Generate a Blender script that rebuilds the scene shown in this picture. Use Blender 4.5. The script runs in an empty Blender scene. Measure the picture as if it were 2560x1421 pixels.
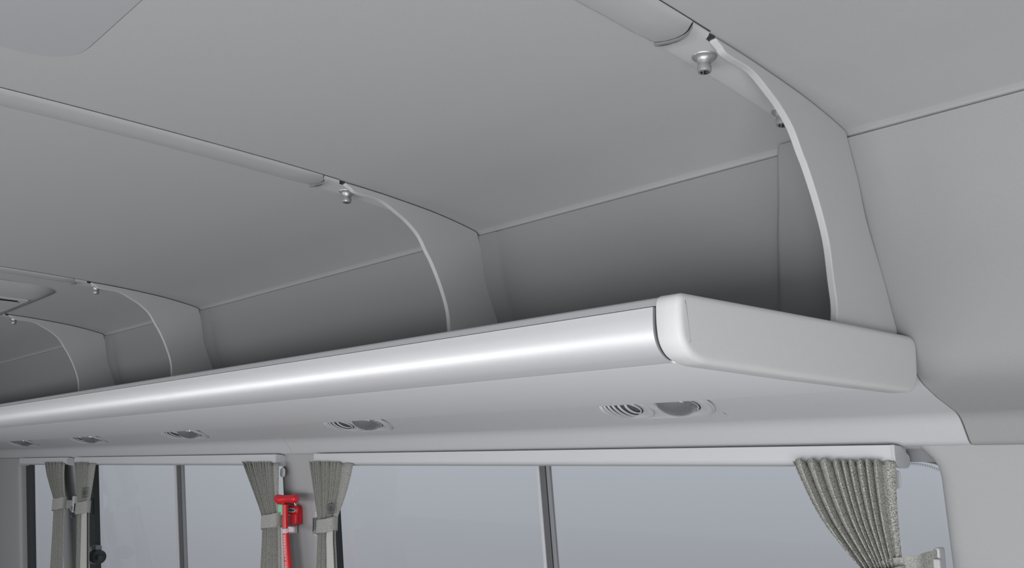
import bpy, bmesh, math, random
from mathutils import Vector, Matrix
random.seed(7)
S = bpy.context.scene
COL = S.collection
# ---------------------------------------------------------------- camera
# Working frame: A = along the vehicle (towards the left of the view), Y = towards the
# window wall, Z = up, eye at the origin.  World x is -A.
FPX, PX, PY, HOR, VPX = 2300.0, 1280.0, 710.5, 1161.0, -930.0
h_ = HOR - PY; v_ = PX - VPX
AX = Vector((-v_, -h_, FPX)).normalized()
AZ = Vector((0, FPX, h_)).normalized()
AY = Vector(((FPX*FPX + h_*h_)/v_, -h_, FPX)).normalized()
right = Vector((-AX[0], AY[0], AZ[0])); up = Vector((-AX[1], AY[1], AZ[1])); fwd = Vector((-AX[2], AY[2], AZ[2]))
cam_d = bpy.data.cameras.new('camera'); cam = bpy.data.objects.new('camera', cam_d); COL.objects.link(cam)
cam.matrix_world = Matrix(((right.x, up.x, -fwd.x, 0), (right.y, up.y, -fwd.y, 0), (right.z, up.z, -fwd.z, 0), (0, 0, 0, 1)))
cam_d.sensor_width = 36.0; cam_d.lens = 36.0*FPX/2560.0; cam_d.clip_start = 0.02; cam_d.clip_end = 200
S.camera = cam
# ---------------------------------------------------------------- world: overcast grey day
W = bpy.data.worlds.new('sky'); S.world = W; W.use_nodes = True
nt = W.node_tree; nt.nodes.clear()
tc = nt.nodes.new('ShaderNodeTexCoord'); sp = nt.nodes.new('ShaderNodeSeparateXYZ')
mr = nt.nodes.new('ShaderNodeMapRange'); mr.inputs[1].default_value = -0.30; mr.inputs[2].default_value = 0.06
cr = nt.nodes.new('ShaderNodeValToRGB')
cr.color_ramp.elements[0].position = 0.0; cr.color_ramp.elements[0].color = (0.30, 0.30, 0.31, 1)
cr.color_ramp.elements[1].position = 1.0; cr.color_ramp.elements[1].color = (0.50, 0.53, 0.575, 1)
e = cr.color_ramp.elements.new(0.45); e.color = (0.355, 0.36, 0.385, 1)
bg = nt.nodes.new('ShaderNodeBackground'); bg.inputs[1].default_value = 1.0
wo = nt.nodes.new('ShaderNodeOutputWorld')
nt.links.new(tc.outputs['Generated'], sp.inputs[0]); nt.links.new(sp.outputs[2], mr.inputs[0])
nt.links.new(mr.outputs[0], cr.inputs[0]); nt.links.new(cr.outputs[0], bg.inputs[0]); nt.links.new(bg.outputs[0], wo.inputs[0])
# ---------------------------------------------------------------- daylight through the opposite side, plus an added front fill
def area(name, a, y, z, ta, ty, tz, sx, sy, power, col):
    l = bpy.data.lights.new(name, 'AREA'); l.shape = 'RECTANGLE'; l.size = sx; l.size_y = sy; l.energy = power; l.color = col
    o = bpy.data.objects.new(name, l); COL.objects.link(o); o.location = (-a, y, z)
    o.rotation_euler = (Vector((-ta, ty, tz)) - Vector((-a, y, z))).to_track_quat('-Z', 'Y').to_euler()
    return o
area('opposite_window_daylight', 0.28, -1.12, -0.61, 0.8, 1.2, -0.35, 2.9, 0.96, 66, (0.98, 0.98, 0.99))
area('far_window_daylight', 4.7, -1.12, -0.34, 4.9, 1.3, -0.1, 4.4, 0.36, 36, (0.98, 0.98, 0.99))
area('added_front_fill', -1.05, 0.3, -0.7, 0.8, 1.3, 0.4, 0.9, 1.0, 13, (1.0, 1.0, 0.97))  # unseen fill lamp added inside the front wall to brighten front-facing surfaces
S.view_settings.view_transform = 'Standard'; S.view_settings.look = 'None'
S.view_settings.exposure = 0.0; S.view_settings.gamma = 1.0
try: S.view_settings.use_curve_mapping = False
except Exception: pass
# ---------------------------------------------------------------- helpers
def ray(u, v):
    d = Vector((u-PX, PY-v, FPX)); return Vector((AX.dot(d), AY.dot(d), AZ.dot(d)))
def atA(u, v, a): d = ray(u, v); return d*(a/d[0])
def atY(u, v, y): d = ray(u, v); return d*(y/d[1])

def mat(name, col, rough=0.6, metal=0.0, spec=0.5, grain=0.0, gscale=600, bump=0.0, bscale=500, coat=0.0, var=0.0):
    m = bpy.data.materials.new(name); m.use_nodes = True; n = m.node_tree; b = n.nodes['Principled BSDF']
    b.inputs['Base Color'].default_value = (*col, 1); b.inputs['Roughness'].default_value = rough
    b.inputs['Metallic'].default_value = metal; b.inputs['Specular IOR Level'].default_value = spec
    b.inputs['Coat Weight'].default_value = coat
    t = n.nodes.new('ShaderNodeTexCoord')
    if grain or var:
        nz = n.nodes.new('ShaderNodeTexNoise'); nz.inputs['Scale'].default_value = gscale; nz.inputs['Detail'].default_value = 3
        n.links.new(t.outputs['Object'], nz.inputs['Vector'])
        r = n.nodes.new('ShaderNodeMapRange'); r.inputs[1].default_value = 0.3; r.inputs[2].default_value = 0.7
        r.inputs[3].default_value = 1-grain; r.inputs[4].default_value = 1+grain
        n.links.new(nz.outputs['Fac'], r.inputs[0])
        mx = n.nodes.new('ShaderNodeVectorMath'); mx.operation = 'SCALE'; mx.inputs[0].default_value = col
        n.links.new(r.outputs[0], mx.inputs['Scale']); n.links.new(mx.outputs[0], b.inputs['Base Color'])
    if bump:
        nb = n.nodes.new('ShaderNodeTexNoise'); nb.inputs['Scale'].default_value = bscale; nb.inputs['Detail'].default_value = 2
        n.links.new(t.outputs['Object'], nb.inputs['Vector'])
        bp = n.nodes.new('ShaderNodeBump'); bp.inputs['Strength'].default_value = bump; bp.inputs['Distance'].default_value = 0.001
        n.links.new(nb.outputs['Fac'], bp.inputs['Height']); n.links.new(bp.outputs[0], b.inputs['Normal'])
    return m
M = {}
M['headliner'] = mat('headliner_fabric', (0.405, 0.41, 0.412), 0.9, spec=0.15, grain=0.03, gscale=700, bump=0.15, bscale=900)
M['hatch'] = mat('roof_hatch_fabric', (0.37, 0.375, 0.39), 0.9, spec=0.15, grain=0.03, gscale=700)
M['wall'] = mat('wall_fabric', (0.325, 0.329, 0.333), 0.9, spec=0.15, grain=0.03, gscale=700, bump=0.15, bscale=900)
M['wall_shaded'] = mat('wall_fabric_rack_shade', (0.255, 0.259, 0.262), 0.9, spec=0.15, grain=0.03, gscale=700, bump=0.15, bscale=900)  # same wall fabric, darkened to carry the rack's shade in its colour
M['duct'] = mat('duct_vinyl', (0.51, 0.515, 0.53), 0.6, spec=0.35, grain=0.02, gscale=500, bump=0.08, bscale=700)
M['plastic'] = mat('grey_plastic', (0.50, 0.505, 0.51), 0.5, spec=0.4, grain=0.02, gscale=500, bump=0.06, bscale=900)
M['strip'] = mat('satin_roof_strip', (0.43, 0.435, 0.44), 0.34, spec=0.5)
M['cap'] = mat('end_cap_plastic', (0.60, 0.605, 0.61), 0.55, spec=0.4, grain=0.025, gscale=500, bump=0.12, bscale=700)
M['deck'] = mat('rack_underside_vinyl', (0.76, 0.765, 0.785), 0.55, spec=0.5, grain=0.02, gscale=500)
M['silver'] = mat('satin_silver_extrusion', (0.80, 0.80, 0.82), 0.44, metal=0.62, spec=0.5, grain=0.025, gscale=900)
M['dark'] = mat('black_rubber', (0.030, 0.033, 0.037), 0.6)
M['frame_dark'] = mat('dark_grey_sash', (0.085, 0.09, 0.095), 0.5)
M['frame_mid'] = mat('mid_grey_sash', (0.20, 0.205, 0.215), 0.45)
M['pillar'] = mat('pillar_plastic', (0.365, 0.368, 0.375), 0.6, spec=0.4, grain=0.02, gscale=500, bump=0.08, bscale=700)
M['rail'] = mat('white_rail_plastic', (0.55, 0.555, 0.57), 0.45, spec=0.45)
M['railcap'] = mat('grey_rail_cap', (0.50, 0.505, 0.52), 0.45)
M['lip'] = mat('lip_grey', (0.36, 0.365, 0.38), 0.4)
M['screw'] = mat('satin_nickel', (0.42, 0.42, 0.43), 0.38, metal=0.6)
M['socket'] = mat('screw_socket', (0.05, 0.05, 0.05), 0.3, metal=0.6)
M['chrome'] = mat('chrome', (0.75, 0.75, 0.77), 0.12, metal=1.0)
M['louvre'] = mat('grey_louvre', (0.58, 0.585, 0.60), 0.3)
M['lens'] = mat('grey_lens', (0.15, 0.153, 0.165), 0.12, spec=0.7, coat=1.0)
M['red'] = mat('red_plastic', (0.62, 0.012, 0.022), 0.3, spec=0.5)
M['white_print'] = mat('white_print', (0.85, 0.80, 0.80), 0.6)
M['green'] = mat('mint_green_tag', (0.24, 0.66, 0.42), 0.6)
M['band_white'] = mat('pale_strap', (0.62, 0.52, 0.54), 0.5)
M['badge'] = mat('grey_badge', (0.42, 0.45, 0.46), 0.4)
M['ink'] = mat('charcoal_ink', (0.07, 0.08, 0.09), 0.7)
M['floor'] = mat('grey_floor_vinyl', (0.28, 0.28, 0.29), 0.7, grain=0.05, gscale=60)
M['skin'] = mat('outer_body_metal', (0.25, 0.25, 0.26), 0.6)
M['hem'] = mat('pale_curtain_hem', (0.50, 0.50, 0.47), 0.9, spec=0.1, grain=0.06, gscale=900)

def fabric(name, c1, c2, sc):
    m = bpy.data.materials.new(name); m.use_nodes = True; n = m.node_tree; b = n.nodes['Principled BSDF']
    b.inputs['Roughness'].default_value = 0.95; b.inputs['Specular IOR Level'].default_value = 0.1
    t = n.nodes.new('ShaderNodeTexCoord'); mp = n.nodes.new('ShaderNodeMapping'); mp.inputs['Scale'].default_value = (1, 1, 1.5)
    n.links.new(t.outputs['Object'], mp.inputs[0])
    vo = n.nodes.new('ShaderNodeTexVoronoi'); vo.inputs['Scale'].default_value = sc
    n.links.new(mp.outputs[0], vo.inputs['Vector'])
    r = n.nodes.new('ShaderNodeValToRGB'); r.color_ramp.elements[0].position = 0.25; r.color_ramp.elements[1].position = 0.75
    r.color_ramp.elements[0].color = (*c1, 1); r.color_ramp.elements[1].color = (*c2, 1)
    n.links.new(vo.outputs['Distance'], r.inputs[0]); n.links.new(r.outputs[0], b.inputs['Base Color'])
    bp = n.nodes.new('ShaderNodeBump'); bp.inputs['Strength'].default_value = 0.5; bp.inputs['Distance'].default_value = 0.0008; bp.invert = True
    n.links.new(vo.outputs['Distance'], bp.inputs['Height']); n.links.new(bp.outputs[0], b.inputs['Normal'])
    return m
M['curtain'] = fabric('woven_grey_curtain', (0.54, 0.54, 0.505), (0.17, 0.17, 0.158), 420)
M['curtain_fine'] = fabric('fine_woven_grey_curtain', (0.39, 0.39, 0.365), (0.22, 0.22, 0.205), 330)
M['tie'] = fabric('woven_tie_band', (0.46, 0.46, 0.44), (0.24, 0.24, 0.225), 420)

def glassmat(name, tint):
    m = bpy.data.materials.new(name); m.use_nodes = True; n = m.node_tree; n.nodes.clear()
    o = n.nodes.new('ShaderNodeOutputMaterial'); tr = n.nodes.new('ShaderNodeBsdfTransparent'); gl = n.nodes.new('ShaderNodeBsdfGlossy')
    tr.inputs[0].default_value = (*tint, 1); gl.inputs['Roughness'].default_value = 0.02
    fr = n.nodes.new('ShaderNodeLayerWeight'); fr.inputs[0].default_value = 0.5
    pw = n.nodes.new('ShaderNodeMath'); pw.operation = 'POWER'; pw.inputs[1].default_value = 5.0; n.links.new(fr.outputs['Facing'], pw.inputs[0])
    ma = n.nodes.new('ShaderNodeMath'); ma.operation = 'MULTIPLY_ADD'; ma.inputs[1].default_value = 0.9; ma.inputs[2].default_value = 0.02; n.links.new(pw.outputs[0], ma.inputs[0])
    mx = n.nodes.new('ShaderNodeMixShader'); n.links.new(ma.outputs[0], mx.inputs[0]); n.links.new(tr.outputs[0], mx.inputs[1]); n.links.new(gl.outputs[0], mx.inputs[2])
    n.links.new(mx.outputs[0], o.inputs[0]); return m
M['glass'] = glassmat('window_glass', (0.93, 0.94, 0.95))

def link(name, verts, faces, m, parent=None, org=(0, 0, 0), angle=35, bevel=0, solid=0):
    """verts in the working frame (A, y, z); org = the thing's base in the same frame."""
    bm = bmesh.new()
    vs = [bm.verts.new((-(v[0]-org[0]), v[1]-org[1], v[2]-org[2])) for v in verts]
    for f in faces:
        try: bm.faces.new([vs[i] for i in reversed(f)])
        except ValueError: pass
    if not solid: bmesh.ops.recalc_face_normals(bm, faces=bm.faces[:])
    me = bpy.data.meshes.new(name); bm.to_mesh(me); bm.free()
    for p in me.polygons: p.use_smooth = True
    me.set_sharp_from_angle(angle=math.radians(angle))
    me.materials.append(M[m])
    o = bpy.data.objects.new(name, me); COL.objects.link(o)
    if parent is not None: o.parent = parent
    else: o.location = (-org[0], org[1], org[2])
    if solid:
        s = o.modifiers.new('thickness', 'SOLIDIFY'); s.thickness = solid; s.offset = 0
    if bevel:
        b = o.modifiers.new('bevel', 'BEVEL'); b.width = bevel; b.segments = 3; b.limit_method = 'ANGLE'; b.angle_limit = math.radians(40)
    return o
def empty(name, a, y, z, label=None, cat=None, group=None):
    o = bpy.data.objects.new(name, None); COL.objects.link(o); o.location = (-a, y, z); o.empty_display_size = 0.05
    tag(o, label, cat, group); return o
def tag(o, label=None, cat=None, group=None, kind=None):
    if label: o['label'] = label
    if cat: o['category'] = cat
    if group: o['group'] = group
    if kind: o['kind'] = kind
    return o
def copy_tree(o, parent=None):
    c = o.copy(); COL.objects.link(c)
    if parent is not None: c.parent = parent
    for ch in list(o.children): copy_tree(ch, c)
    return c
def rounded(pts, radii, n=6, closed=False):
    out = []; N = len(pts)
    for i, p in enumerate(pts):
        r = radii[i] if hasattr(radii, '__len__') else radii
        if (not closed and i in (0, N-1)) or r <= 0: out.append(tuple(p)); continue
        p = Vector(p); a = Vector(pts[i-1]); b = Vector(pts[(i+1) % N])
        ua = (a-p); ub = (b-p); d = min(r, ua.length*0.49, ub.length*0.49)
        s = p+ua.normalized()*d; t = p+ub.normalized()*d
        for k in range(n+1):
            w = k/n; out.append(tuple(s*(1-w)**2 + p*2*w*(1-w) + t*w*w))
    return out
def catmull(pts, n=8):
    P = [Vector(p) for p in pts]; P = [P[0]*2-P[1]]+P+[P[-1]*2-P[-2]]; out = []
    for i in range(1, len(P)-2):
        for k in range(n):
            t = k/n; a, b, c, d = P[i-1:i+3]
            out.append(tuple(0.5*((2*b)+(c-a)*t+(2*a-5*b+4*c-d)*t*t+(3*b-a-3*c+d)*t**3)))
    out.append(tuple(P[-2])); return out
def offset(prof, d):
    """offset an open profile in the y,z plane to its outer side (away from the cabin)"""
    out = []
    for i, p in enumerate(prof):
        a = Vector(prof[max(0, i-1)]); b = Vector(prof[min(len(prof)-1, i+1)]); t = (b-a).normalized()
        out.append((p[0]-t[1]*d, p[1]+t[0]*d))
    return out
def extrude(name, prof, a0, a1, m, parent=None, org=(0, 0, 0), closed=False, thick=0, angle=35, bevel=0, cuts=()):
    if thick: prof = list(prof)+list(reversed(offset(prof, thick))); closed = True
    A = [a0]+list(cuts)+[a1]; N = len(prof); v = []; f = []
    for a in A: v += [(a, p[0], p[1]) for p in prof]
    for j in range(len(A)-1):
        for i in range(N if closed else N-1):
            k = (i+1) % N; f.append((j*N+i, j*N+k, (j+1)*N+k, (j+1)*N+i))
    if closed: f.append(tuple(range(N))); f.append(tuple(range((len(A)-1)*N, len(A)*N)))
    return link(name, v, f, m, parent, org, angle, bevel)
def prism(name, poly, z0, z1, m, parent=None, org=(0, 0, 0), bevel=0, fn=None, angle=35):
    """poly in (a, y), from z0 to z1; fn maps (a,y,z) to the place"""
    N = len(poly); v = [(p[0], p[1], z0) for p in poly]+[(p[0], p[1], z1) for p in poly]
    if fn: v = [fn(*q) for q in v]
    f = [tuple(range(N)), tuple(range(N, 2*N))]+[(i, (i+1) % N, N+(i+1) % N, N+i) for i in range(N)]
    return link(name, v, f, m, parent, org, angle, bevel)
def box(name, a0, a1, y0, y1, z0, z1, m, parent=None, org=(0, 0, 0), bevel=0, fn=None):
    return prism(name, [(a0, y0), (a1, y0), (a1, y1), (a0, y1)], z0, z1, m, parent, org, bevel, fn)
def lathe(name, prof, m, parent, org, fn, n=32, closed_end=True, arc=None):
    """prof (r,h) spun about h; fn maps local (p,q,h) to the working frame"""
    v = []; f = []
    for r, hh in prof:
        for i in range(n):
            t = 2*math.pi*i/n; v.append(fn(r*math.cos(t), r*math.sin(t), hh))
    for j in range(len(prof)-1):
        for i in range(n):
            k = (i+1) % n; f.append((j*n+i, j*n+k, (j+1)*n+k, (j+1)*n+i))
    if closed_end: f.append(tuple(range(n))); f.append(tuple(range((len(prof)-1)*n, len(prof)*n)))
    return link(name, v, f, m, parent, org)
def tube(name, path, r, m, parent, org, n=12, flat=1.0):
    P = [Vector(p) for p in path]; v = []; f = []
    rs = r if hasattr(r, '__len__') else [r]*len(P)
    for i, p in enumerate(P):
        t = (P[min(i+1, len(P)-1)]-P[max(i-1, 0)]).normalized()
        u = t.cross(Vector((0, 1, 0.01))).normalized(); w = t.cross(u)
        for k in range(n):
            th = 2*math.pi*k/n; v.append(tuple(p+u*rs[i]*math.cos(th)+w*rs[i]*flat*math.sin(th)))
    for j in range(len(P)-1):
        for i in range(n):
            k = (i+1) % n; f.append((j*n+i, j*n+k, (j+1)*n+k, (j+1)*n+i))
    f.append(tuple(range(n))); f.append(tuple(range((len(P)-1)*n, len(P)*n)))
    return link(name, v, f, m, parent, org)
def rrect(a0, a1, y0, y1, r, n=8):
    return rounded([(a0, y0), (a1, y0), (a1, y1), (a0, y1)], r, n, True)

END = 7.5
LEAN = 0.108
RIBS = [0.70, 1.665, 3.22, 4.17]
# ================================================================= structure
CEIL = catmull([(-1.0, .590), (-0.5, .612), (0.0, .625), (.37, .628), (.65, .625), (.90, .6185), (1.07, .6105), (1.135, .6070), (1.20, .6020), (1.305, .5915), (1.38, .5800), (1.440, .5680), (1.455, .5628), (1.462, .5583)], 6)
ceiling = extrude('ceiling', CEIL+[(1.512, .553), (1.52, .49), (1.54, .49), (1.54, .60), (1.3, .66), (-1.0, .66)], -1.2, END, 'headliner', closed=True, angle=50)
tag(ceiling, kind='structure')
def ceil_z(y):
    for i in range(len(CEIL)-1):
        if CEIL[i][0] <= y <= CEIL[i+1][0]:
            t = (y-CEIL[i][0])/(CEIL[i+1][0]-CEIL[i][0]); return CEIL[i][1]*(1-t)+CEIL[i+1][1]*t
    return CEIL[-1][1]
UP = catmull([(1.4568, .5530), (1.483, .490), (1.508, .420), (1.545, .335), (1.583, .255), (1.604, .205), (1.616, .176), (1.636, .153), (1.664, .1365), (1.713, .118)], 5)
LOW = rounded([(1.713, .118), (1.808, .0905), (1.846, .0375), (1.885, .030)], [0, .022, .010, 0], 6)
WALL = UP+LOW[1:]
wall = extrude('wall_left', offset(WALL, .012), -1.2, END, 'skin', thick=.03)
tag(wall, kind='structure')
np_ = extrude('side_panel', WALL, -1.2, .690, 'wall', wall, thick=.010)
for vt in np_.data.vertices:
    if vt.co.x < 0 and vt.co.z > .215: vt.co.x = -.7065
extrude('side_panel', [p for p in UP if p[1] > .150], .7070, END, 'wall_shaded', wall, thick=.010)
DUCT = [(1.640, .1475), (1.664, .1365), (1.713, .118)]+LOW[1:]
extrude('duct_panel', DUCT, .6935, 3.1790, 'duct', wall, thick=.010, bevel=.0012)
extrude('duct_panel', DUCT, 3.1830, END, 'duct', wall, thick=.010, bevel=.0012)
# pilasters standing out of the upper wall behind each rack bracket
def pilaster(a0, a1, ch0, ch1, out=.018, sh0=.40, sh1=.40, taper=0):
    cols = [(a0, 0), (a0+.002, .004)]
    cols += [(a0+ch0*t, .004+out*math.sin(t*math.pi/2)) for t in (.3, .6, .8, 1)]
    cols += [(a1-ch1*t, .004+out*math.sin(t*math.pi/2)) for t in (1, .8, .6, .3)]+[(a1-.002, .004), (a1, 0)]
    prof = [(1.4585, .5525)]+[p for p in UP if p[1] > .222]
    v = []; f = []; N = len(prof)
    for a, o in cols:
        q = list(offset(prof, -o) if o else prof)
        if taper:
            q = [tuple(Vector(p).lerp(Vector(w), max(0, min(1, (.554-p[1])/taper)))) for p, w in zip(prof, q)]; q[0] = (1.4562, .5538)
        else: q[0] = (q[1][0]-.002, ceil_z(q[1][0])-.004)
        v += [(a+(sh0+(sh1-sh0)*(a-a0)/(a1-a0))*(.55-p[1]), p[0], p[1]) for p in q]
    for j in range(len(cols)-1):
        for i in range(N-1): f.append((j*N+i, j*N+i+1, (j+1)*N+i+1, (j+1)*N+i))
    return link('pilaster', v, f, 'wall_shaded', wall, angle=60)
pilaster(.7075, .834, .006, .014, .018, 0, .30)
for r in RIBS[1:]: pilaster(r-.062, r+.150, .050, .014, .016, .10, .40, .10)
# lower side wall under the windows, floor, end wall
lo = box('wall_left_lower', -1.2, END, 1.99, 2.03, -1.3, -.86, 'wall'); lo.name = 'wall_left_lower'; tag(lo, kind='structure')
fl = box('floor', -1.2, END, -1.0, 2.03, -1.34, -1.3, 'floor'); tag(fl, kind='structure')
ew2 = box('wall_front', -1.23, -1.2, -1.03, 2.03, -1.3, .66, 'wall'); tag(ew2, kind='structure')
for nm, z0, z1 in (('wall_right_upper', -.18, .66), ('wall_right_lower', -1.3, -1.10)):
    tag(box(nm, -1.2, END, -1.03, -1.0, z0, z1, 'wall'), kind='structure')
tag(box('wall_right_rear', 7.0, END, -1.03, -1.0, -1.10, -.18, 'wall'), kind='structure')
ew = box('wall_rear', END, END+.03, -1.0, 2.03, -1.3, .66, 'wall'); tag(ew, kind='structure')
# window pillars
def leanfn(a, y, z): return (a, y-LEAN*z, z)
def pillar(name, a0, a1, f0, f1, depth=.058, rad=.022, ztop=.0365, face=1.862):
    zs = [ztop, ztop-.004, ztop-.012, ztop-.024, ztop-.04, ztop-.06, ztop-.085, -.2, -.9]
    v = []; f = []
    for k, z in enumerate(zs):
        t = max(0, 1-(ztop-z)/.06)
        b0 = a0-f0*t**2.2; b1 = a1+f1*t**2.2
        y0 = face-.0*t; s = []
        for w in range(7):
            th = w/6*math.pi/2; s.append((b0+rad-rad*math.cos(th), y0+rad*.55*(1-math.sin(th))))
        for w in range(7):
            th = w/6*math.pi/2; s.append((b1-rad+rad*math.sin(th), y0+rad*.55*(1-math.cos(th))))
        s = [(b0, y0+depth)]+s+[(b1, y0+depth)]
        v += [(p[0], p[1]-LEAN*z, z) for p in s]; N = len(s)
    for j in range(len(zs)-1):
        for i in range(N): f.append((j*N+i, j*N+(i+1) % N, (j+1)*N+(i+1) % N, (j+1)*N+i))
    f.append(tuple(range(N))); f.append(tuple(range((len(zs)-1)*N, len(zs)*N)))
    o = link(name, v, f, 'pillar', None, (0, 0, 0), 50); tag(o, kind='structure'); return o
pillar('trim_1', -1.2, .764, 0, .040, rad=.030)
pillar('trim_2', 3.055, 3.300, .012, .012, rad=.026)
pillar('trim_3', 5.570, 5.860, .0, .0, rad=.022)
pillar('trim_4', 6.625, END, .10, 0, rad=.035, face=1.845)
# windows
GY = 1.905
def window(name, a0, a1, m0, m1, sw=.035):
    w = empty(name, (a0+a1)/2, GY, -.4); tag(w, kind='structure'); og = ((a0+a1)/2, GY, -.4)
    L = lambda a, y, z: leanfn(a, y, z)
    box('glass_pane', a0+.004, m0+.010, GY, GY+.004, -.88, .034, 'glass', w, og, fn=L)
    box('glass_pane', m1-.010, a1-.004, GY+.010, GY+.014, -.88, .034, 'glass', w, og, fn=L)
    d = (m1-m0)
    box('sash_edge', m0-.002, m0+d*.24, GY-.012, GY-.002, -.88, .034, 'frame_mid', w, og, .0015, fn=L)
    box('sash_groove', m0+d*.24, m0+d*.37, GY-.006, GY-.001, -.88, .034, 'dark', w, og, fn=L)
    box('sash_post', m0+d*.37, m0+d*.80, GY-.010, GY-.001, -.88, .034, 'frame_dark', w, og, .001, fn=L)
    e2 = box('sash_edge', m0+d*.80, m1+.002, GY-.014, GY-.002, -.88, .034, 'railcap', w, og, .0015, fn=L); e2['label'] = 'pale grey outer sash edge'
    box('window_seal', a1-sw, a1, GY-.016, GY+.016, -.88, .034, 'dark', w, og, .002, fn=L)
    box('window_seal', a0-.001, a0+.006, GY-.012, GY+.016, -.88, .034, 'frame_mid', w, og, .001, fn=L)
    box('window_header', a0, a1, GY-.010, GY+.016, .004, .036, 'frame_mid', w, og, fn=L)
    box('window_sill', a0, a1, GY-.03, GY+.016, -.90, -.86, 'frame_mid', w, og, fn=L)
    return w, og
w1, o1 = window('window_1', .755, 2.992, 1.858, 1.906, .014)
w2, o2 = window('window_2', 3.305, 5.500, 4.262, 4.350, .085)
w3, o3 = window('window_3', 5.865, 6.680, 6.9, 6.95, .13)
# dark printed corner on the glass of the first window
fr = [(.700, .036), (.845, .036), (.836, .010), (.820, .0045), (.802, .0035), (.785, .000), (.770, -.006), (.758, -.014), (.750, -.024)]
link('glass_print', [leanfn(a, GY-.0015, z) for a, z in fr]+[leanfn(a, GY-.0005, z) for a, z in fr], [tuple(range(9)), tuple(range(9, 18))]+[(i, (i+1) % 9, 9+(i+1) % 9, 9+i) for i in range(9)], 'frame_dark', w1, o1)
dv = []; df = []
for r_ in range(3):
    for i in range(26):
        t = i/25; a = .838-t*.086; z = .0042 - .0285*t**2.3 - .0022*(r_+1)
        s = .0011*(1-.25*r_); b = len(dv)
        dv += [leanfn(a+s*math.cos(q*math.pi/4), GY-.0012, z+s*math.sin(q*math.pi/4)) for q in range(8)]; df.append(tuple(range(b, b+8)))
dots = link('print_dots', dv, df, 'frame_dark', w1, o1); dots['kind'] = 'stuff'
# window latch on the seal of the second window
L2 = lambda a, y, z: leanfn(a, y, z)
lat = box('window_latch', 5.335, 5.43, 1.842, 1.885, -.535, -.445, 'frame_mid', w2, o2, .012, fn=L2)
tube('latch_knob', [leanfn(5.30, 1.850, -.488), leanfn(5.225, 1.845, -.488)], .036, 'dark', w2, o2, 16)
tube('latch_grip', [leanfn(5.24, 1.84, -.488), leanfn(5.17, 1.832, -.488)], .014, 'dark', w2, o2, 10)
box('latch_cap', 5.25, 5.31, 1.835, 1.870, -.455, -.430, 'frame_mid', w2, o2, .006, fn=L2)

# ================================================================= luggage rack
rk = empty('luggage_rack', .70, 1.26, .12, 'long silver-fronted overhead luggage rack running along the wall above the windows', 'luggage rack'); ro = (.70, 1.26, .12)
NOSE = catmull([(.9275, .1975), (.9265, .180), (.9278, .162), (.9335, .1475), (.9440, .1368), (.9570, .1308), (.9680, .1284)], 5)
extrude('front_rail', NOSE+[(.968, .132), (.950, .150), (.9365, .1975)], .7210, END-.05, 'silver', rk, ro, True, angle=55)
LIP = rounded([(.9290, .1988), (.9325, .2095), (.944, .2125), (.952, .2095), (.953, .1988)], [0, .004, .004, .003, 0], 4)
l = extrude('top_lip', LIP, .7140, END-.05, 'lip', rk, ro, True, angle=50); l['label'] = 'mid grey lip above the silver front rail'
DECK = rounded([(.9682, .1286), (.9722, .1281), (1.20, .1235), (1.484, .1203), (1.535, .124), (1.585, .150), (1.592, .19), (1.40, .1945), (.955, .1955), (.955, .150)], [0, .002, 0, .02, .03, .02, 0, 0, 0, 0], 5, True)
extrude('shelf_panel', DECK, .7135, END-.05, 'deck', rk, ro, True, angle=40)

# end cap: a rounded slab lofted along A
CAP = rounded([(.9230, .2115), (.9210, .180), (.9250, .150), (.940, .1330), (.968, .1245), (1.20, .1215), (1.600, .1195), (1.6105, .2185), (1.30, .2165)], [.020, .016, .018, .012, .014, 0, .034, .028, 0], 8, True)
def insetpoly(p, d):
    out = []; N = len(p)
    ar = sum(p[i][0]*p[(i+1) % N][1]-p[(i+1) % N][0]*p[i][1] for i in range(N)); sg = 1 if ar > 0 else -1
    for i in range(N):
        a = Vector(p[(i-2) % N]); b = Vector(p[(i+2) % N]); t = (b-a).normalized()
        out.append((p[i][0]-sg*t[1]*d, p[i][1]+sg*t[0]*d))
    return out
cv = []; cf = []; R_ = .009; prof_rows = [(.6755, R_+.005), (.6755, R_)]
for k in range(1, 7):
    th = k/6*math.pi/2; prof_rows.append((.6755+R_*(1-math.cos(th))*.95, R_*(1-math.sin(th))))
prof_rows += [(.7110, 0), (.7125, .0010)]
NC = len(CAP)
for a, d in prof_rows: cv += [(a, p[0], p[1]) for p in (insetpoly(CAP, d) if d else CAP)]
for j in range(len(prof_rows)-1):
    for i in range(NC): cf.append((j*NC+i, j*NC+(i+1) % NC, (j+1)*NC+(i+1) % NC, (j+1)*NC+i))
cf.append(tuple(range(NC))); cf.append(tuple(range((len(prof_rows)-1)*NC, len(prof_rows)*NC)))
extrude('seam_gasket', [(y+.0045, max(z, .1315)+.0) for y, z in NOSE]+[(1.50, .132), (1.50, .19), (.9325, .1985)], 0.711, .7220, 'dark', rk, ro, True)
c = link('end_cap', cv, cf, 'cap', rk, ro, 60); c['label'] = 'light grey moulded end cap with rounded corners'

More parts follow.
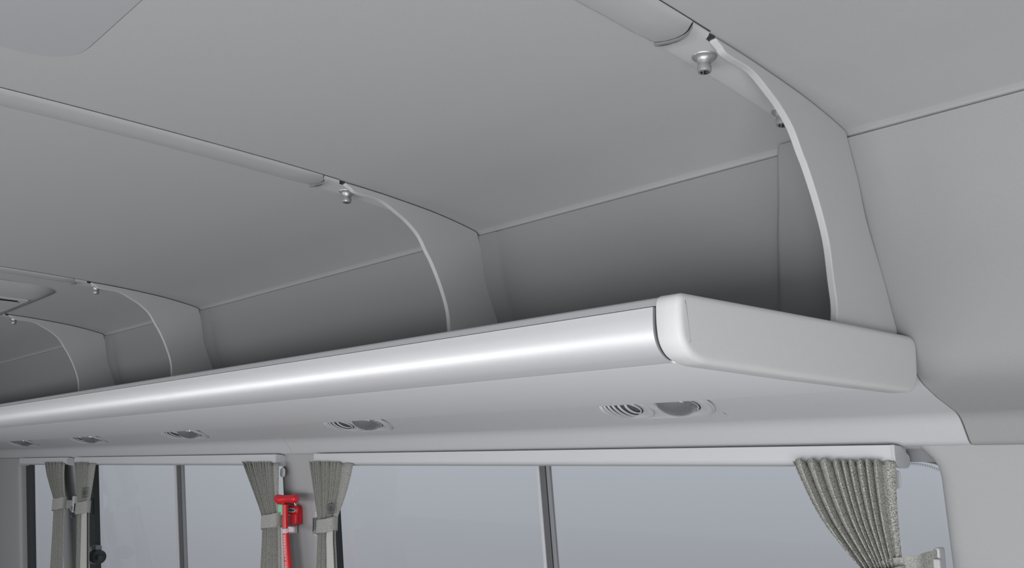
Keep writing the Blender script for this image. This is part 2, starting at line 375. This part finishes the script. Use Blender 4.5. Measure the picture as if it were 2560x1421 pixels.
# ================================================================= support brackets
FRONT = [(1799, 100), (1806, 118), (1817, 134), (1840, 150), (1885, 179), (1929, 233), (1953, 266), (1983, 319), (2006, 381), (2021, 420), (2048, 505), (2072, 600), (2085, 700), (2093, 762), (2093, 806)]
BACK = [(2245, 834), (2241, 805), (2200, 665), (2165, 545), (2145, 443), (2121, 352), (2115, 329)]
TOP = [(2062, 281), (2003, 233), (1914, 174), (1855, 133), (1798, 98)]
def yz(l): return [tuple(atA(u, v, .70))[1:] for u, v in l]
fr_ = catmull(yz(FRONT), 4); bk = catmull(yz(BACK), 3); tp = yz(TOP)
fr_[-1] = (fr_[-1][0], .1962); bk[0] = (bk[0][0]-.006, .1962)
bk = [(min(p[0], 1.4535+(0.5560-p[1])*.415), p[1]) for p in bk]
bk = [p for p in bk if p[1] < .552]+[(1.4535, .5590)]
tp = [(1.449-(1.449-1.069)*k/24, ceil_z(1.449-(1.449-1.069)*k/24)-.0022) for k in range(25)]
fr_ = [p for p in fr_ if p[1] < .5995]; fr_ = [(1.0665, ceil_z(1.0665)-.0035), (1.0690, .6035)]+fr_ if fr_[0][0] > 1.072 else fr_
BL = fr_+bk+tp
bo = (.70, 1.49, .196)
def bracket():
    b = empty('rack_bracket', *bo)
    extrude('blade', BL, .700, .7125, 'plastic', b, bo, True, angle=35, bevel=.0022)
    # mounting plate that follows the ceiling
    ys = [1.012+.012*k for k in range(36)]
    def row(a, edge):
        pass
    cols = [(.7005, 1.0125), (.7030, 1.0140), (.7120, 1.0205), (.7190, 1.0262), (.7300, 1.0305), (.7440, 1.0320), (.7600, 1.0295), (.7720, 1.0240), (.7760, 1.0220), (.7775, 1.0220)]
    v = []; f = []; NY = 34
    for ci, (a, ys0) in enumerate(cols):
        ye = 1.442
        for k in range(NY):
            t = k/(NY-1); y = ys0+(ye-ys0)*t
            s = min(1, max(0, (y-ys0)/.010)); edge = 0 if ci in (0, len(cols)-1) else .004
            if ci in (1, len(cols)-2): edge = .003
            fade = 1-.75*max(0, t-.55)/.45
            v.append((a, y, ceil_z(y)-.0008-(edge+.0035*(1-s) if edge else 0)*fade))
    for j in range(len(cols)-1):
        for i in range(NY-1):
            y = (v[j*NY+i][1]+v[j*NY+i+1][1])/2
            if j < 2 and y > 1.052: continue
            f.append((j*NY+i, j*NY+i+1, (j+1)*NY+i+1, (j+1)*NY+i))
    link('mounting_plate', v, f, 'plastic', b, bo, 45)
    box('plate_slot', .7005, .7110, 1.0535, 1.0655, .6075, .6095, 'dark', b, bo)
    for (a, y) in ((.744, 1.1005), (.752, 1.335)):
        sl = -(ceil_z(y+.02)-ceil_z(y-.02))/.04; n = Vector((0, -sl, -1)).normalized(); t = Vector((0, -n.z, n.y)); z0 = ceil_z(y)-.0045
        fn = lambda p, q, h, a=a, y=y, n=n, t=t, z0=z0: (a+p, y+t.y*q+n.y*h, z0+t.z*q+n.z*h)
        w = lathe('screw_collar', [(.0185, 0), (.0190, .0012), (.0182, .0026), (.0150, .0034), (.0118, .0062), (.0104, .0105), (.0098, .0125)], 'screw', b, bo, fn)
        lathe('screw_head', [(.0088, .0120), (.0088, .0155), (.0104, .0165), (.0108, .0185), (.0106, .0235), (.0096, .0262), (.0070, .0266)], 'screw', w, bo, fn)
        lathe('screw_socket', [(.0068, .0262), (.0064, .0269), (.002, .0269)], 'socket', w, bo, fn)
        for q in range(3):
            th = q*2.1+.5
            lathe('socket_pin', [(.0013, .0266), (.0012, .0276), (.0006, .0279)], 'chrome', w, bo, lambda p, qq, h, th=th, fn=fn: fn(p+.0038*math.cos(th), qq+.0038*math.sin(th), h), n=8)
    return b
br = bracket()
LB = ['large pale grey curved rack bracket rising beside the rack end cap, nearest of four',
      'grey curved rack bracket in the middle of the rack, second from its end cap',
      'dark shaded curved rack bracket third from the end cap of the rack',
      'small curved rack bracket farthest along the luggage rack, beside the ceiling air outlet']
for i, a in enumerate(RIBS):
    o = br if i == 0 else copy_tree(br)
    o.location = (-a, bo[1], bo[2]); tag(o, LB[i], 'bracket', 'brackets holding the luggage rack')

# ================================================================= roof strips
def roof_strip():
    so = (.738, .2, .60); s = empty('ceiling_strip', *so)
    cols = [(.6985, 1.0090), (.7005, 1.0100), (.7120, 1.0185), (.7190, 1.0240), (.7300, 1.0285), (.7440, 1.0300), (.7600, 1.0278), (.7720, 1.0220), (.7765, 1.0195), (.7790, 1.0190)]
    hh = [0, .0042, .0056, .0066, .0075, .0078, .0066, .0046, .0036, 0]
    v = []; f = []; NY = 50
    for ci, (a, ye) in enumerate(cols):
        for k in range(NY):
            t = k/(NY-1); y = -1.0+(ye+1.0)*t
            e = 1 if k < NY-1 else .2
            v.append((a, y, ceil_z(y)-.0006-hh[ci]*e))
    for j in range(len(cols)-1):
        for i in range(NY-1): f.append((j*NY+i, j*NY+i+1, (j+1)*NY+i+1, (j+1)*NY+i))
    link('strip_cover', v, f, 'strip', s, so, 60)
    gv = []; gf = []
    for a, ye in cols[1:-1]:
        for d in (-.0010, .0028): gv.append((a, ye+d, ceil_z(ye+d)-.0012))
    for j in range(len(cols)-3): gf.append((2*j, 2*j+1, 2*j+3, 2*j+2))
    link('end_joint', gv, gf, 'dark', s, so)
    ev = []; ef = []
    for k in range(NY):
        y = -1.0+2.05*k/(NY-1)
        for d in (.6970, .6990): ev.append((d, y, ceil_z(y)-.0009))
    for i in range(NY-1): ef.append((2*i, 2*i+1, 2*i+3, 2*i+2))
    link('edge_joint', ev, ef, 'dark', s, so)
    return s, so
rs, so = roof_strip()
LS = ['broad satin grey roof strip crossing the top edge to the nearest bracket', 'long grey roof strip across the ceiling ending at the second bracket with a small highlight',
      'narrow grey roof strip at the left edge ending at the third bracket', 'roof strip at the far left running to the farthest bracket']
for i, a in enumerate(RIBS):
    o = rs if i == 0 else copy_tree(rs)
    o.location = (-(a+.038), so[1], so[2]); tag(o, LS[i], 'roof strip', 'roof strips between the ceiling panels')

# roof hatch panel
hp = rrect(.30, 1.487, -.45, .429, .09, 10)
hz = lambda a, y, z: (a, y, ceil_z(y)-z)
hv = []; hf = []
hatch = prism('roof_hatch', hp, -.003, .0022, 'hatch', None, (.9, 0, .62), fn=lambda a, y, z: (a, y, .6282-z)); 
tag(hatch, 'faint flat ceiling hatch panel with a rounded corner at the upper left', 'hatch')

# ceiling air outlet
vo_ = (4.0, .75, .60)
av = empty('ceiling_air_outlet', *vo_, 'low grey ceiling air outlet with a slatted grille at the far left', 'air outlet')
def ring_loft(name, rings, m, parent, org, cap=True):
    N = len(rings[0]); v = [p for r in rings for p in r]; f = []
    for j in range(len(rings)-1):
        for i in range(N): f.append((j*N+i, j*N+(i+1) % N, (j+1)*N+(i+1) % N, (j+1)*N+i))
    if cap: f.append(tuple(range((len(rings)-1)*N, len(rings)*N)))
    return link(name, v, f, m, parent, org, 40)
def rz(a0, a1, y0, y1, r, d): return [(p[0], p[1], ceil_z(p[1])-d) for p in rrect(a0, a1, y0, y1, r, 8)]
ring_loft('housing', [rz(3.44, 4.80, .40, 1.045, .11, .0), rz(3.445, 4.79, .41, 1.040, .11, .006), rz(3.50, 4.75, .45, 1.010, .09, .022), rz(3.56, 4.7, .49, .985, .06, .026), rz(3.60, 4.68, .52, .975, .03, .026)], 'headliner', av, vo_)
def frame_rect(name, a0, a1, y0, y1, w, d0, d1, m, parent, org):
    O = [(a0, y0), (a1, y0), (a1, y1), (a0, y1)]; I = [(a0+w, y0+w), (a1-w, y0+w), (a1-w, y1-w), (a0+w, y1-w)]
    v = [(p[0], p[1], ceil_z(p[1])-d0) for p in O+I]+[(p[0], p[1], ceil_z(p[1])-d1) for p in O+I]; f = []
    for i in range(4):
        k = (i+1) % 4; f += [(8+i, 8+k, 12+k, 12+i), (i, k, 8+k, 8+i), (4+i, 4+k, 12+k, 12+i)]
    return link(name, v, f, m, parent, org, 30)
frame_rect('grille_frame', 3.62, 4.62, .55, .985, .022, .024, .031, 'plastic', av, vo_)
box('grille_backing', 3.64, 4.60, .57, .965, .5868, .5880, 'dark', av, vo_)
for k in range(20):
    a = 3.665+k*.046
    link('slat', [(a, .575, .5865), (a+.020, .575, .5835), (a+.020, .962, .5800), (a, .962, .5835), (a, .575, .584), (a+.020, .575, .581), (a+.020, .962, .5775), (a, .962, .581)],
         [(0, 1, 2, 3), (4, 5, 6, 7), (0, 1, 5, 4), (1, 2, 6, 5), (2, 3, 7, 6), (3, 0, 4, 7)], 'headliner', av, vo_)

# ================================================================= lamp and louvre pods on the duct
TY, TZ = .9605, -.2783; NYv, NZv = -.2783, -.9605
def pod():
    zc = .118+(1.713-1.667)*.2898; po = (1.320, 1.667, zc)
    p = empty('reading_lamp_pod', *po)
    F = lambda a0: (lambda s, t, h: (a0+s, po[1]+TY*t+NYv*h, po[2]+TZ*t+NZv*h))
    # bezel plate: capsule with rounded rim
    def capsule(r, n=20):
        pts = []
        for k in range(n+1): th = -math.pi/2+math.pi*k/n; pts.append((.080+r*math.cos(th), r*math.sin(th)))
        for k in range(n+1): th = math.pi/2+math.pi*k/n; pts.append((-.080+r*math.cos(th), r*math.sin(th)))
        return pts
    fn = F(po[0]); rings = []
    for r, h in ((.0865, -.001), (.0860, .0018), (.0830, .0034), (.0800, .0026), (.0740, .0008)): rings.append([fn(s, t, h) for s, t in capsule(r)])
    ring_loft('bezel', rings, 'duct', p, po)
    for k, a in enumerate((po[0]+.080, po[0]-.080)):
        g = F(a)
        d = lathe('dish_ring', [(.0800, .0010), (.0790, .0042), (.0740, .0050), (.0660, .0036), (.0580, .0010), (.0545, -.0005)], 'rail', p, po, g, 40, False)
        lathe('socket_gap', [(.0550, .0008), (.0500, .0010), (.0300, .0012)], 'dark', d, po, g, 36, True)
    g = F(po[0]+.080)
    # louvred ball
    ball = lathe('louvre_ball', [(.0480*math.cos(t), .0010+.0150*math.sin(t)) for t in [i*math.pi/2/8*.96 for i in range(9)]], 'frame_dark', p, po, g, 36)
    for j in range(-3, 4):
        v = []; f = []; s0 = j*.0128; half = math.sqrt(max(0, .0475**2-s0*s0)); n = 14
        for q in range(n+1):
            t = -half+2*half*q/n; hh = .0018+.0165*math.sqrt(max(0, 1-(s0*s0+t*t)/.0480**2))
            for ds, dh in ((-.0026, 0), (-.0026, .0030), (.0026, .0030), (.0026, 0)): v.append(g(s0+ds, t, hh+dh))
        for q in range(n):
            for e_ in range(4): f.append((q*4+e_, q*4+(e_+1) % 4, q*4+4+(e_+1) % 4, q*4+4+e_))
        f += [(0, 1, 2, 3), (n*4, n*4+1, n*4+2, n*4+3)]
        link('slat', v, f, 'louvre', ball, po)
    lathe('louvre_rim', [(.0515, .0010), (.0510, .0040), (.0490, .0045), (.0478, .0015)], 'louvre', ball, po, g, 36, False)
    # lamp
    g = F(po[0]-.080)
    lm = lathe('lamp_lens', [(.0460*math.cos(t), .0010+.0260*math.sin(t)) for t in [i*math.pi/2/10*.97 for i in range(11)]], 'lens', p, po, g, 40)
    lathe('lens_ring', [(.0520, .0008), (.0515, .0034), (.0495, .0042), (.0462, .0012)], 'chrome', lm, po, g, 40, False)
    return p, po
pd, po = pod()
PA = [1.320, 2.515, 3.800, 4.930, 6.010]
LP = ['oval reading lamp and louvre pod under the rack near the end cap, largest', 'oval reading lamp and louvre pod just right of the central window pillar',
      'oval lamp and louvre pod above the second window, third from the end cap', 'small oval lamp pod above the pair of far left curtains', 'faint small oval lamp pod farthest along, at the left edge']
for i, a in enumerate(PA):
    o = pd if i == 0 else copy_tree(pd)
    o.location = (-a, po[1], po[2]); tag(o, LP[i], 'reading lamp', 'lamp and louvre pods along the duct')
# thin joint line on the duct next to the first pod
link('joint_line', [(1.164, 1.648, .1433-.0007), (1.1655, 1.648, .1433-.0007), (1.1655, 1.748, .1071-.0002), (1.164, 1.748, .1071-.0002)], [(0, 1, 2, 3)], 'frame_mid', wall)

# ================================================================= curtain rails
def rail(a0, a1, label):
    og = ((a0+a1)/2, 1.85, 0); r = empty('curtain_rail', *og, label, 'curtain rail', 'curtain rails along the window heads')
    P = rounded([(1.8200, .0374), (1.8195, .006), (1.826, -.0012), (1.850, -.0050), (1.876, -.0055), (1.884, .0010), (1.884, .0330)], [0, .006, .006, .006, .008, .006, 0], 5)
    extrude('rail_body', P, a0+.004, a1-.004, 'rail', r, og, True, bevel=.0008)
    Q = rounded([(1.8190, .0378), (1.8185, .009), (1.832, -.0060), (1.850, -.0085), (1.876, -.0085), (1.886, .000), (1.886, .0150), (1.850, .0352)], [0, .006, .010, .008, .010, .006, .004, 0], 6)
    c0 = extrude('rail_cap', Q, a0-.002, a0+.006, 'railcap', r, og, True, bevel=.001)
    c1 = extrude('rail_cap', Q, a1-.006, a1+.002, 'railcap', r, og, True, bevel=.001)
    return r
rail(.828, 2.985, 'long white curtain rail over the large near window')
rail(3.262, 5.505, 'white curtain rail over the second window, beyond the red hammer')
rail(5.635, 6.52, 'short white curtain rail at the far left window')

# ================================================================= curtains
def cat1(pts, z):
    if z >= pts[0][0]: return pts[0][1]
    for i in range(len(pts)-1):
        if pts[i][0] >= z >= pts[i+1][0]:
            t = (pts[i][0]-z)/(pts[i][0]-pts[i+1][0]); t2 = t
            return pts[i][1]*(1-t2)+pts[i+1][1]*t2
    return pts[-1][1]
def smooth_edge(pts):
    q = catmull(pts, 6); return q
def curtain(name, label, near, far, pleats, amp0, ampt, ytop, ztop, zbot, mfab, ztie, tieh, hem=None, seed=1, plain=0):
    """near/far: edges as (z, a) from top to bottom; pleats are knife folds; plain = flat share at the near edge"""
    random.seed(seed)
    og = ((near[0][1]+far[0][1])/2, ytop, ztop); c = empty(name, *og, label, 'curtain', 'pleated window curtains')
    ne = smooth_edge(near); fa = smooth_edge(far)
    ws = [random.uniform(.6, 1.4) for _ in range(pleats)]; sm = sum(ws); ws = [w/sm for w in ws]
    xs = [(0.0, 0.0)]; acc = plain
    if plain: xs.append((plain*.5, .3)); xs.append((plain, .0))
    for k, w in enumerate(ws):
        w *= (1-plain); a_ = random.uniform(.8, 1.15)
        for t, d in ((.04, .7), (.08, 1.0), (.16, 1.0), (.40, .80), (.65, .50), (.85, .20), (.97, 0.0), (1.0, .25)): xs.append((acc+w*t, d*a_))
        acc += w
    NZ = 34; v = []; f = []; N = len(xs)
    for j in range(NZ+1):
        t = j/NZ; z = ztop+(zbot-ztop)*t
        a0 = cat1(ne, z); a1 = cat1(fa, z)
        k = min(1, (ztop-z)/(ztop-ztie)); amp = amp0*(1-k)+ampt*k if z > ztie else ampt+(amp0*.6-ampt)*min(1, (ztie-z)/.2)
        for i, (s, d) in enumerate(xs):
            dz = (.008*d-.004)*max(0, 1-j/3)
            dd = d
            y = ytop-amp*(dd-.4)
            v.append((a0+(a1-a0)*s, y, z+dz))
    for j in range(NZ):
        for i in range(N-1): f.append((j*N+i, j*N+i+1, (j+1)*N+i+1, (j+1)*N+i))
    link('pleated_cloth', v, f, mfab, c, og, 40, solid=.0016)
    # tie band
    a0 = cat1(ne, ztie)-.004; a1 = cat1(fa, ztie)-(.012 if ztop < .0070 or ztop > .008 else -.004); yc = ytop-.003; dpt = max(ampt, .010)+.007; n = 32; v = []; f = []
    for k in range(n):
        th = 2*math.pi*k/n; ca, sa = math.cos(th), math.sin(th)
        pa = (a0+a1)/2+(a1-a0)/2*math.copysign(abs(ca)**.6, ca); py = yc+dpt*math.copysign(abs(sa)**.6, sa)
        tilt = -.010*ca
        for rr, zz in ((0, tieh/2), (.002, tieh/2), (.002, -tieh/2), (0, -tieh/2)):
            v.append((pa+rr*ca*1.3, py+rr*sa*1.3, ztie+zz+tilt))
    for k in range(n):
        for e_ in range(4): f.append((k*4+e_, k*4+(e_+1) % 4, ((k+1) % n)*4+(e_+1) % 4, ((k+1) % n)*4+e_))
    tb = link('tie_band', v, f, 'tie', c, og, 40)
    return c, og, (ne, fa)
# near curtain; its pillar edge faces the camera side
NT = .0075
c1, c1o, e1 = curtain('window_curtain', 'large pleated woven grey curtain at the right end of the near window', [(.0075, .8240), (-.04, .8265), (-.12, .8275), (-.20, .8250), (-.24, .822), (-.42, .815)],
        [(.0075, 1.0440), (-.045, 1.022), (-.085, 1.002), (-.121, .980), (-.165, .944), (-.215, .900), (-.245, .892), (-.42, .925)], 9, .024, .018, 1.806, .0075, -.42, 'curtain', -.225, .050, seed=4, plain=.13)
# strap of the near curtain to a hook on the right pillar
ts = [(.895, 1.806, -.224), (.85, 1.802, -.205), (.8, 1.812, -.196), (.79, 1.845, -.190), (.782, 1.872, -.188)]
sv = []; sf = []; q = catmull(ts, 6)
for a, y, z in q: sv += [(a, y, z+.024), (a, y, z-.026), (a, y+.003, z-.026), (a, y+.003, z+.024)]
for i in range(len(q)-1):
    for e_ in range(4): sf.append((i*4+e_, i*4+(e_+1) % 4, i*4+4+(e_+1) % 4, i*4+4+e_))
sf += [(0, 1, 2, 3), tuple(len(sv)-4+i for i in range(4))]
link('tie_strap', sv, sf, 'tie', c1, c1o, 50)
hk = empty('strap_hook', .752, 1.875, -.19, 'small pale plastic hook on the right pillar holding the near curtain strap', 'hook', 'curtain strap hooks'); hko = (.752, 1.875, -.19)
box('hook_plate', .778, .790, 1.872, 1.902, -.222, -.160, 'rail', hk, hko, .004)
box('hook_finger', .774, .792, 1.860, 1.873, -.212, -.180, 'plastic', hk, hko, .003)

def ZE(zs): return zs
cA, cAo, eA = curtain('window_curtain', 'pleated grey curtain just left of the red hammer on the central pillar', [(.0065, 3.236), (-.05, 3.232), (-.12, 3.225), (-.19, 3.205), (-.24, 3.195), (-.39, 3.174), (-.7, 3.14)],
        [(.0065, 3.512), (-.05, 3.455), (-.12, 3.390), (-.19, 3.332), (-.24, 3.318), (-.39, 3.318), (-.7, 3.33)], 10, .020, .012, 1.812, .0065, -.70, 'curtain_fine', -.213, .048, seed=8, plain=.18)
cB, cBo, eB = curtain('window_curtain', 'pleated grey curtain with a flat emblem edge at the left end of the near window', [(.0065, 2.728), (-.06, 2.748), (-.12, 2.775), (-.18, 2.808), (-.235, 2.818), (-.36, 2.800), (-.7, 2.76)],
        [(.0065, 3.004), (-.06, 2.978), (-.12, 2.955), (-.18, 2.930), (-.235, 2.923), (-.36, 2.924), (-.7, 2.93)], 10, .020, .012, 1.812, .0065, -.70, 'curtain_fine', -.212, .046, seed=11, plain=.26)
cC, cCo, eC = curtain('window_curtain', 'leftmost grey curtain, tied, before the dark seal of the far left window', [(.0085, 5.660), (-.06, 5.650), (-.12, 5.625), (-.20, 5.590), (-.25, 5.580), (-.57, 5.523), (-.8, 5.50)],
        [(.0085, 5.990), (-.06, 5.930), (-.12, 5.860), (-.20, 5.765), (-.25, 5.750), (-.57, 5.722), (-.8, 5.72)], 9, .018, .012, 1.812, .0085, -.80, 'curtain_fine', -.222, .062, seed=15, plain=.10)
cD, cDo, eD = curtain('window_curtain', 'tied grey curtain with a pale hem, second from the left, beside the window latch', [(.0085, 5.172), (-.06, 5.180), (-.12, 5.190), (-.20, 5.205), (-.25, 5.200), (-.54, 5.130), (-.8, 5.08)],
        [(.0085, 5.474), (-.06, 5.440), (-.12, 5.410), (-.20, 5.372), (-.25, 5.362), (-.54, 5.306), (-.8, 5.27)], 7, .018, .012, 1.812, .0085, -.80, 'curtain_fine', -.232, .062, seed=19, plain=.36)
# pale lining hems below the ties (B and D)
def hem(c, og, e, z0, z1, w0, w1):
    v = []; f = []; n = 12
    for k in range(n+1):
        z = z0+(z1-z0)*k/n; a = cat1(e[0], z); w = w0+(w1-w0)*k/n; y = 1.800
        v += [(a-.004, y, z), (a+w, y-.002, z), (a+w, y+.001, z), (a-.004, y+.003, z)]
    for k in range(n):
        for e_ in range(4): f.append((k*4+e_, k*4+(e_+1) % 4, k*4+4+(e_+1) % 4, k*4+4+e_))
    f += [(0, 1, 2, 3), tuple(n*4+i for i in range(4))]
    o = link('lining_hem', v, f, 'hem', c, og); o['label'] = 'pale off-white hem hanging below the tie band'
hem(cB, cBo, eB, -.222, -.70, .028, .055)
hem(cD, cDo, eD, -.250, -.80, .06, .10)
# woven emblem: rounded square outline with looped strokes
def emblem(c, og, a, z, s, y):
    v = []; f = []
    def stroke(pts, w, closed=False):
        P = [Vector(p) for p in pts]; n = len(P); b = len(v)
        for i, p in enumerate(P):
            q0 = P[(i-1) % n] if closed or i > 0 else p; q1 = P[(i+1) % n] if closed or i < n-1 else p
            t = (q1-q0).normalized(); nn = Vector((-t.y, t.x))
            for sg in (1, -1):
                r = p+nn*w*sg; v.append((a-r.x*s, y, z+r.y*s))
        for i in range(n if closed else n-1):
            k = (i+1) % n; f.append((b+2*i, b+2*i+1, b+2*k+1, b+2*k))
    stroke(rounded([(-1, -1), (1, -1), (1, 1), (-1, 1)], .5, 5, True), .09, True)
    stroke([(.62*math.cos(t*.5), .62*math.sin(t*.5)) for t in range(13)], .08)
    stroke([(-.5, -.1), (-.25, .3), (-.1, -.3), (.15, .35), (.3, -.2), (.55, .1)], .08)
    stroke([(-.3, -.45), (0, -.15), (.35, -.5)], .07)
    o = link('woven_emblem', v, f, 'ink', c, og, solid=.0008); o['label'] = 'dark square woven emblem'
emblem(cB, cBo, cat1(eB[0], -.152)+.026, -.152, .0165, 1.7985-.0045)
emblem(cD, cDo, cat1(eD[0], -.150)+.045, -.150, .024, 1.798-.004)
# straps and hooks for the other curtains, round their pillars
def strap(c, og, a0, a1, z, label):
    y0 = 1.806; q = catmull([(a0, y0-.016, z), ((a0+a1)/2, y0+.002, z), (a1, y0+.050, z)], 5); v = []; f = []
    for a, y, zz in q: v += [(a, y, zz+.022), (a, y, zz-.022), (a, y+.003, zz-.022), (a, y+.003, zz+.022)]
    for i in range(len(q)-1):
        for e_ in range(4): f.append((i*4+e_, i*4+(e_+1) % 4, i*4+4+(e_+1) % 4, i*4+4+e_))
    link('tie_strap', v, f, 'tie', c, og, 50)
    h = empty('strap_hook', a1, y0+.06, z, label, 'hook', 'curtain strap hooks'); ho = (a1, y0+.06, z)
    box('hook_plate', a1-.016, a1+.016, y0+.044, y0+.078, z-.045, z+.045, 'railcap', h, ho, .004)
    box('hook_finger', a1-.010, a1+.010, y0+.034, y0+.045, z-.036, z-.012, 'frame_mid', h, ho, .003)
strap(cA, cAo, 3.22, 3.200, -.213, 'grey strap hook half hidden behind the red hammer handle')
strap(cB, cBo, 2.925, 2.998, -.212, 'grey strap hook on the central pillar left of the emblem curtain')
strap(cC, cCo, 5.60, 5.570, -.222, 'dark strap hook beside the leftmost curtain tie')
strap(cD, cDo, 5.36, 5.420, -.232, 'strap hook left of the tie of the pale-hemmed curtain')
# curtain pull loops under the rail ends
def loop(a, y, z, r, hgt, label):
    og = (a, y, z); L_ = empty('curtain_pull', *og, label, 'curtain pull', 'curtain pulls under the rail ends')
    pts = rounded([(a-r, z), (a+r, z), (a+r, z-hgt), (a-r, z-hgt)], r*.95, 6, True)
    N = len(pts); v = [(p[0], y, p[1]) for p in pts]+[(p[0], y+.005, p[1]) for p in pts]
    link('pull_tab', v, [tuple(range(N)), tuple(range(N, 2*N))]+[(i, (i+1) % N, N+(i+1) % N, N+i) for i in range(N)], 'rail', L_, og, bevel=.0012)
    tube('pull_stem', [(a, y+.0025, z-.004), (a, y+.0025, z+.008)], .0022, 'plastic', L_, og)
loop(.838, 1.838, -.012, .010, .036, 'white pull tab under the near rail end, beside the large curtain')
loop(3.240, 1.838, -.014, .016, .036, 'white pull tab between the central pillar and the curtain left of it')

# ================================================================= emergency hammer on the central pillar
ho = (3.10, 1.88, -.20)
hm = empty('emergency_hammer', *ho, 'red emergency hammer clipped upright on the central window pillar', 'hammer')
YH, YC, YP = 1.800, 1.856, 1.862            # handle axis, clip face, pillar face
HP = [(713.5, 1262), (713.5, 1290), (714, 1320), (715.5, 1350), (718, 1385), (721, 1421), (724, 1455), (725, 1462)]
HC = [atY(u, v, YH+.0035*k) for k, (u, v) in enumerate(HP)]
tube('handle', [tuple(p) for p in HC], [.0110, .0112, .0116, .0124, .0134, .0144, .0152, .010], 'red', hm, ho, 24)
# head: waisted bar with a heavier left end
hd = [(691, 1247, .0100), (692.5, 1247.5, .0150), (698, 1249.5, .0185), (706, 1250.5, .0180), (714, 1249, .0150), (723, 1248, .0142), (731, 1248, .0155), (737, 1248, .0160), (740.5, 1248, .0150), (742, 1248, .0100)]
v = []; f = []; n = 24
for u, w, r in hd:
    c_ = atY(u, w, YH)
    for k in range(n):
        th = 2*math.pi*k/n; v.append((c_[0], c_[1]+r*.85*math.sin(th), c_[2]+r*math.cos(th)))
for j in range(len(hd)-1):
    for k in range(n): f.append((j*n+k, j*n+(k+1) % n, (j+1)*n+(k+1) % n, (j+1)*n+k))
f += [tuple(range(n)), tuple(range((len(hd)-1)*n, len(hd)*n))]
link('hammer_head', v, f, 'red', hm, ho)
p0 = atY(739, 1256, YH+.008); tube('steel_tip', [(p0[0]+.004, p0[1], p0[2]), (p0[0]-.004, p0[1], p0[2]-.012)], [.006, .0035], 'chrome', hm, ho)
def PX4(us, vs, y): a_ = atY(us[0], vs[0], y); b_ = atY(us[1], vs[1], y); return b_[0], a_[0], b_[2], a_[2]
def plate(name, u0, u1, v0, v1, y0, y1, r, m, parent=hm, bevel=.002):
    a0, a1, z0, z1 = PX4((u0, u1), (v0, v1), y0)
    return prism(name, rrect(a0, a1, z0, z1, r, 5), 0, y1-y0, m, parent, ho, bevel, fn=lambda a, z, d: (a, y0+d, z))
plate('wall_clip', 719, 741, 1266, 1314, YC, YP+.020, .014, 'red', bevel=.004)
plate('clip_head', 717.5, 741.5, 1263.5, 1289, YC-.008, YC+.004, .014, 'red', bevel=.004)
plate('clip_tongue', 725, 738.5, 1284, 1312.5, YC-.010, YC+.002, .006, 'red', bevel=.003)
for k in range(4): plate('grip_rib', 726.5, 737.5, 1291+5*k, 1292.6+5*k, YC-.0125, YC-.009, .0008, 'red', bevel=0)
def oval(name, u, v_, ru, rv, y0, y1, m, parent, wob=1.0):
    c_ = atY(u, v_, y0); ea = abs(atY(u+ru, v_, y0)[0]-c_[0]); ez = abs(atY(u, v_+rv, y0)[2]-c_[2])
    return prism(name, [(c_[0]+ea*math.cos(t*math.pi/16)*(1 if t % 2 else wob), c_[2]+ez*math.sin(t*math.pi/16)) for t in range(32)], 0, y1-y0, m, parent, ho, 0, fn=lambda a, z, d: (a, y0+d, z))
bd = oval('badge', 728.2, 1276.5, 11, 6, YC-.0105, YC-.006, 'badge', hm); bd['label'] = 'grey oval badge'
oval('badge_print', 728.0, 1276.3, 9.0, 3.0, YC-.0112, YC-.0100, 'ink', bd, .9)
g_ = plate('green_tag', 695.5, 709, 1261, 1289, YH+.013, YH+.016, .003, 'green', bevel=0); g_['label'] = 'mint green tag behind the handle'
plate('mount_block', 694, 708, 1291, 1317, YH+.018, YP+.020, .004, 'frame_mid')
b0 = atY(714.2, 1321.5, YH+.006); b1 = atY(714.8, 1332.5, YH+.008)
bw = tube('handle_band', [tuple(b0), tuple(b1)], .0135, 'band_white', hm, ho, 24); bw['label'] = 'pale pink strap band'
plate('band_tail', 718, 732, 1317, 1332, YH+.010, YH+.020, .005, 'band_white')
# white lettering down the handle
cu = bpy.data.curves.new('lettering', 'FONT'); cu.body = 'EMERGENCY HAMMER'; cu.size = .0132; cu.align_x = 'LEFT'; cu.align_y = 'CENTER'; cu.space_character = 1.25; cu.extrude = .0004
to = bpy.data.objects.new('t', cu); COL.objects.link(to)
me = bpy.data.meshes.new_from_object(to.evaluated_get(bpy.context.evaluated_depsgraph_get())); bpy.data.objects.remove(to)
tv = []
def axis_at(z):
    for i in range(len(HC)-1):
        if HC[i][2] >= z >= HC[i+1][2]:
            t = (HC[i][2]-z)/(HC[i][2]-HC[i+1][2]); return HC[i].lerp(HC[i+1], t), .0110+.0036*max(0, min(1, (-.20-z)/.18))
    return HC[-1], .0146
for vt in me.vertices:                       # text runs down the handle, bent round its front
    z = -.258-vt.co.x; c_, R = axis_at(z)
    th = -vt.co.y/R + 1.00                    # 0 faces into the cabin, +90 deg faces the far end
    tv.append((-(c_[0]+(R+.0005+vt.co.z)*math.sin(th-1.35)), c_[1]-(R+.0005+vt.co.z)*math.cos(th-1.35), z))
for vt, p in zip(me.vertices, tv): vt.co = (p[0]+ho[0], p[1]-ho[1], p[2]-ho[2])
me.materials.clear(); me.materials.append(M['white_print'])
lt = bpy.data.objects.new('lettering', me); COL.objects.link(lt); lt.parent = hm; lt['label'] = 'white lettering printed down the handle'
# small screw on the far pillar
sc = empty('pillar_screw', 5.56, 1.855, -.28, 'small dark screw on the far left pillar between the two far curtains', 'screw')
lathe('screw_cap', [(.012, 0), (.012, .004), (.008, .006)], 'frame_mid', sc, (5.56, 1.888, -.28), lambda p, q, h: (5.60+p, 1.892-h, -.29+q))
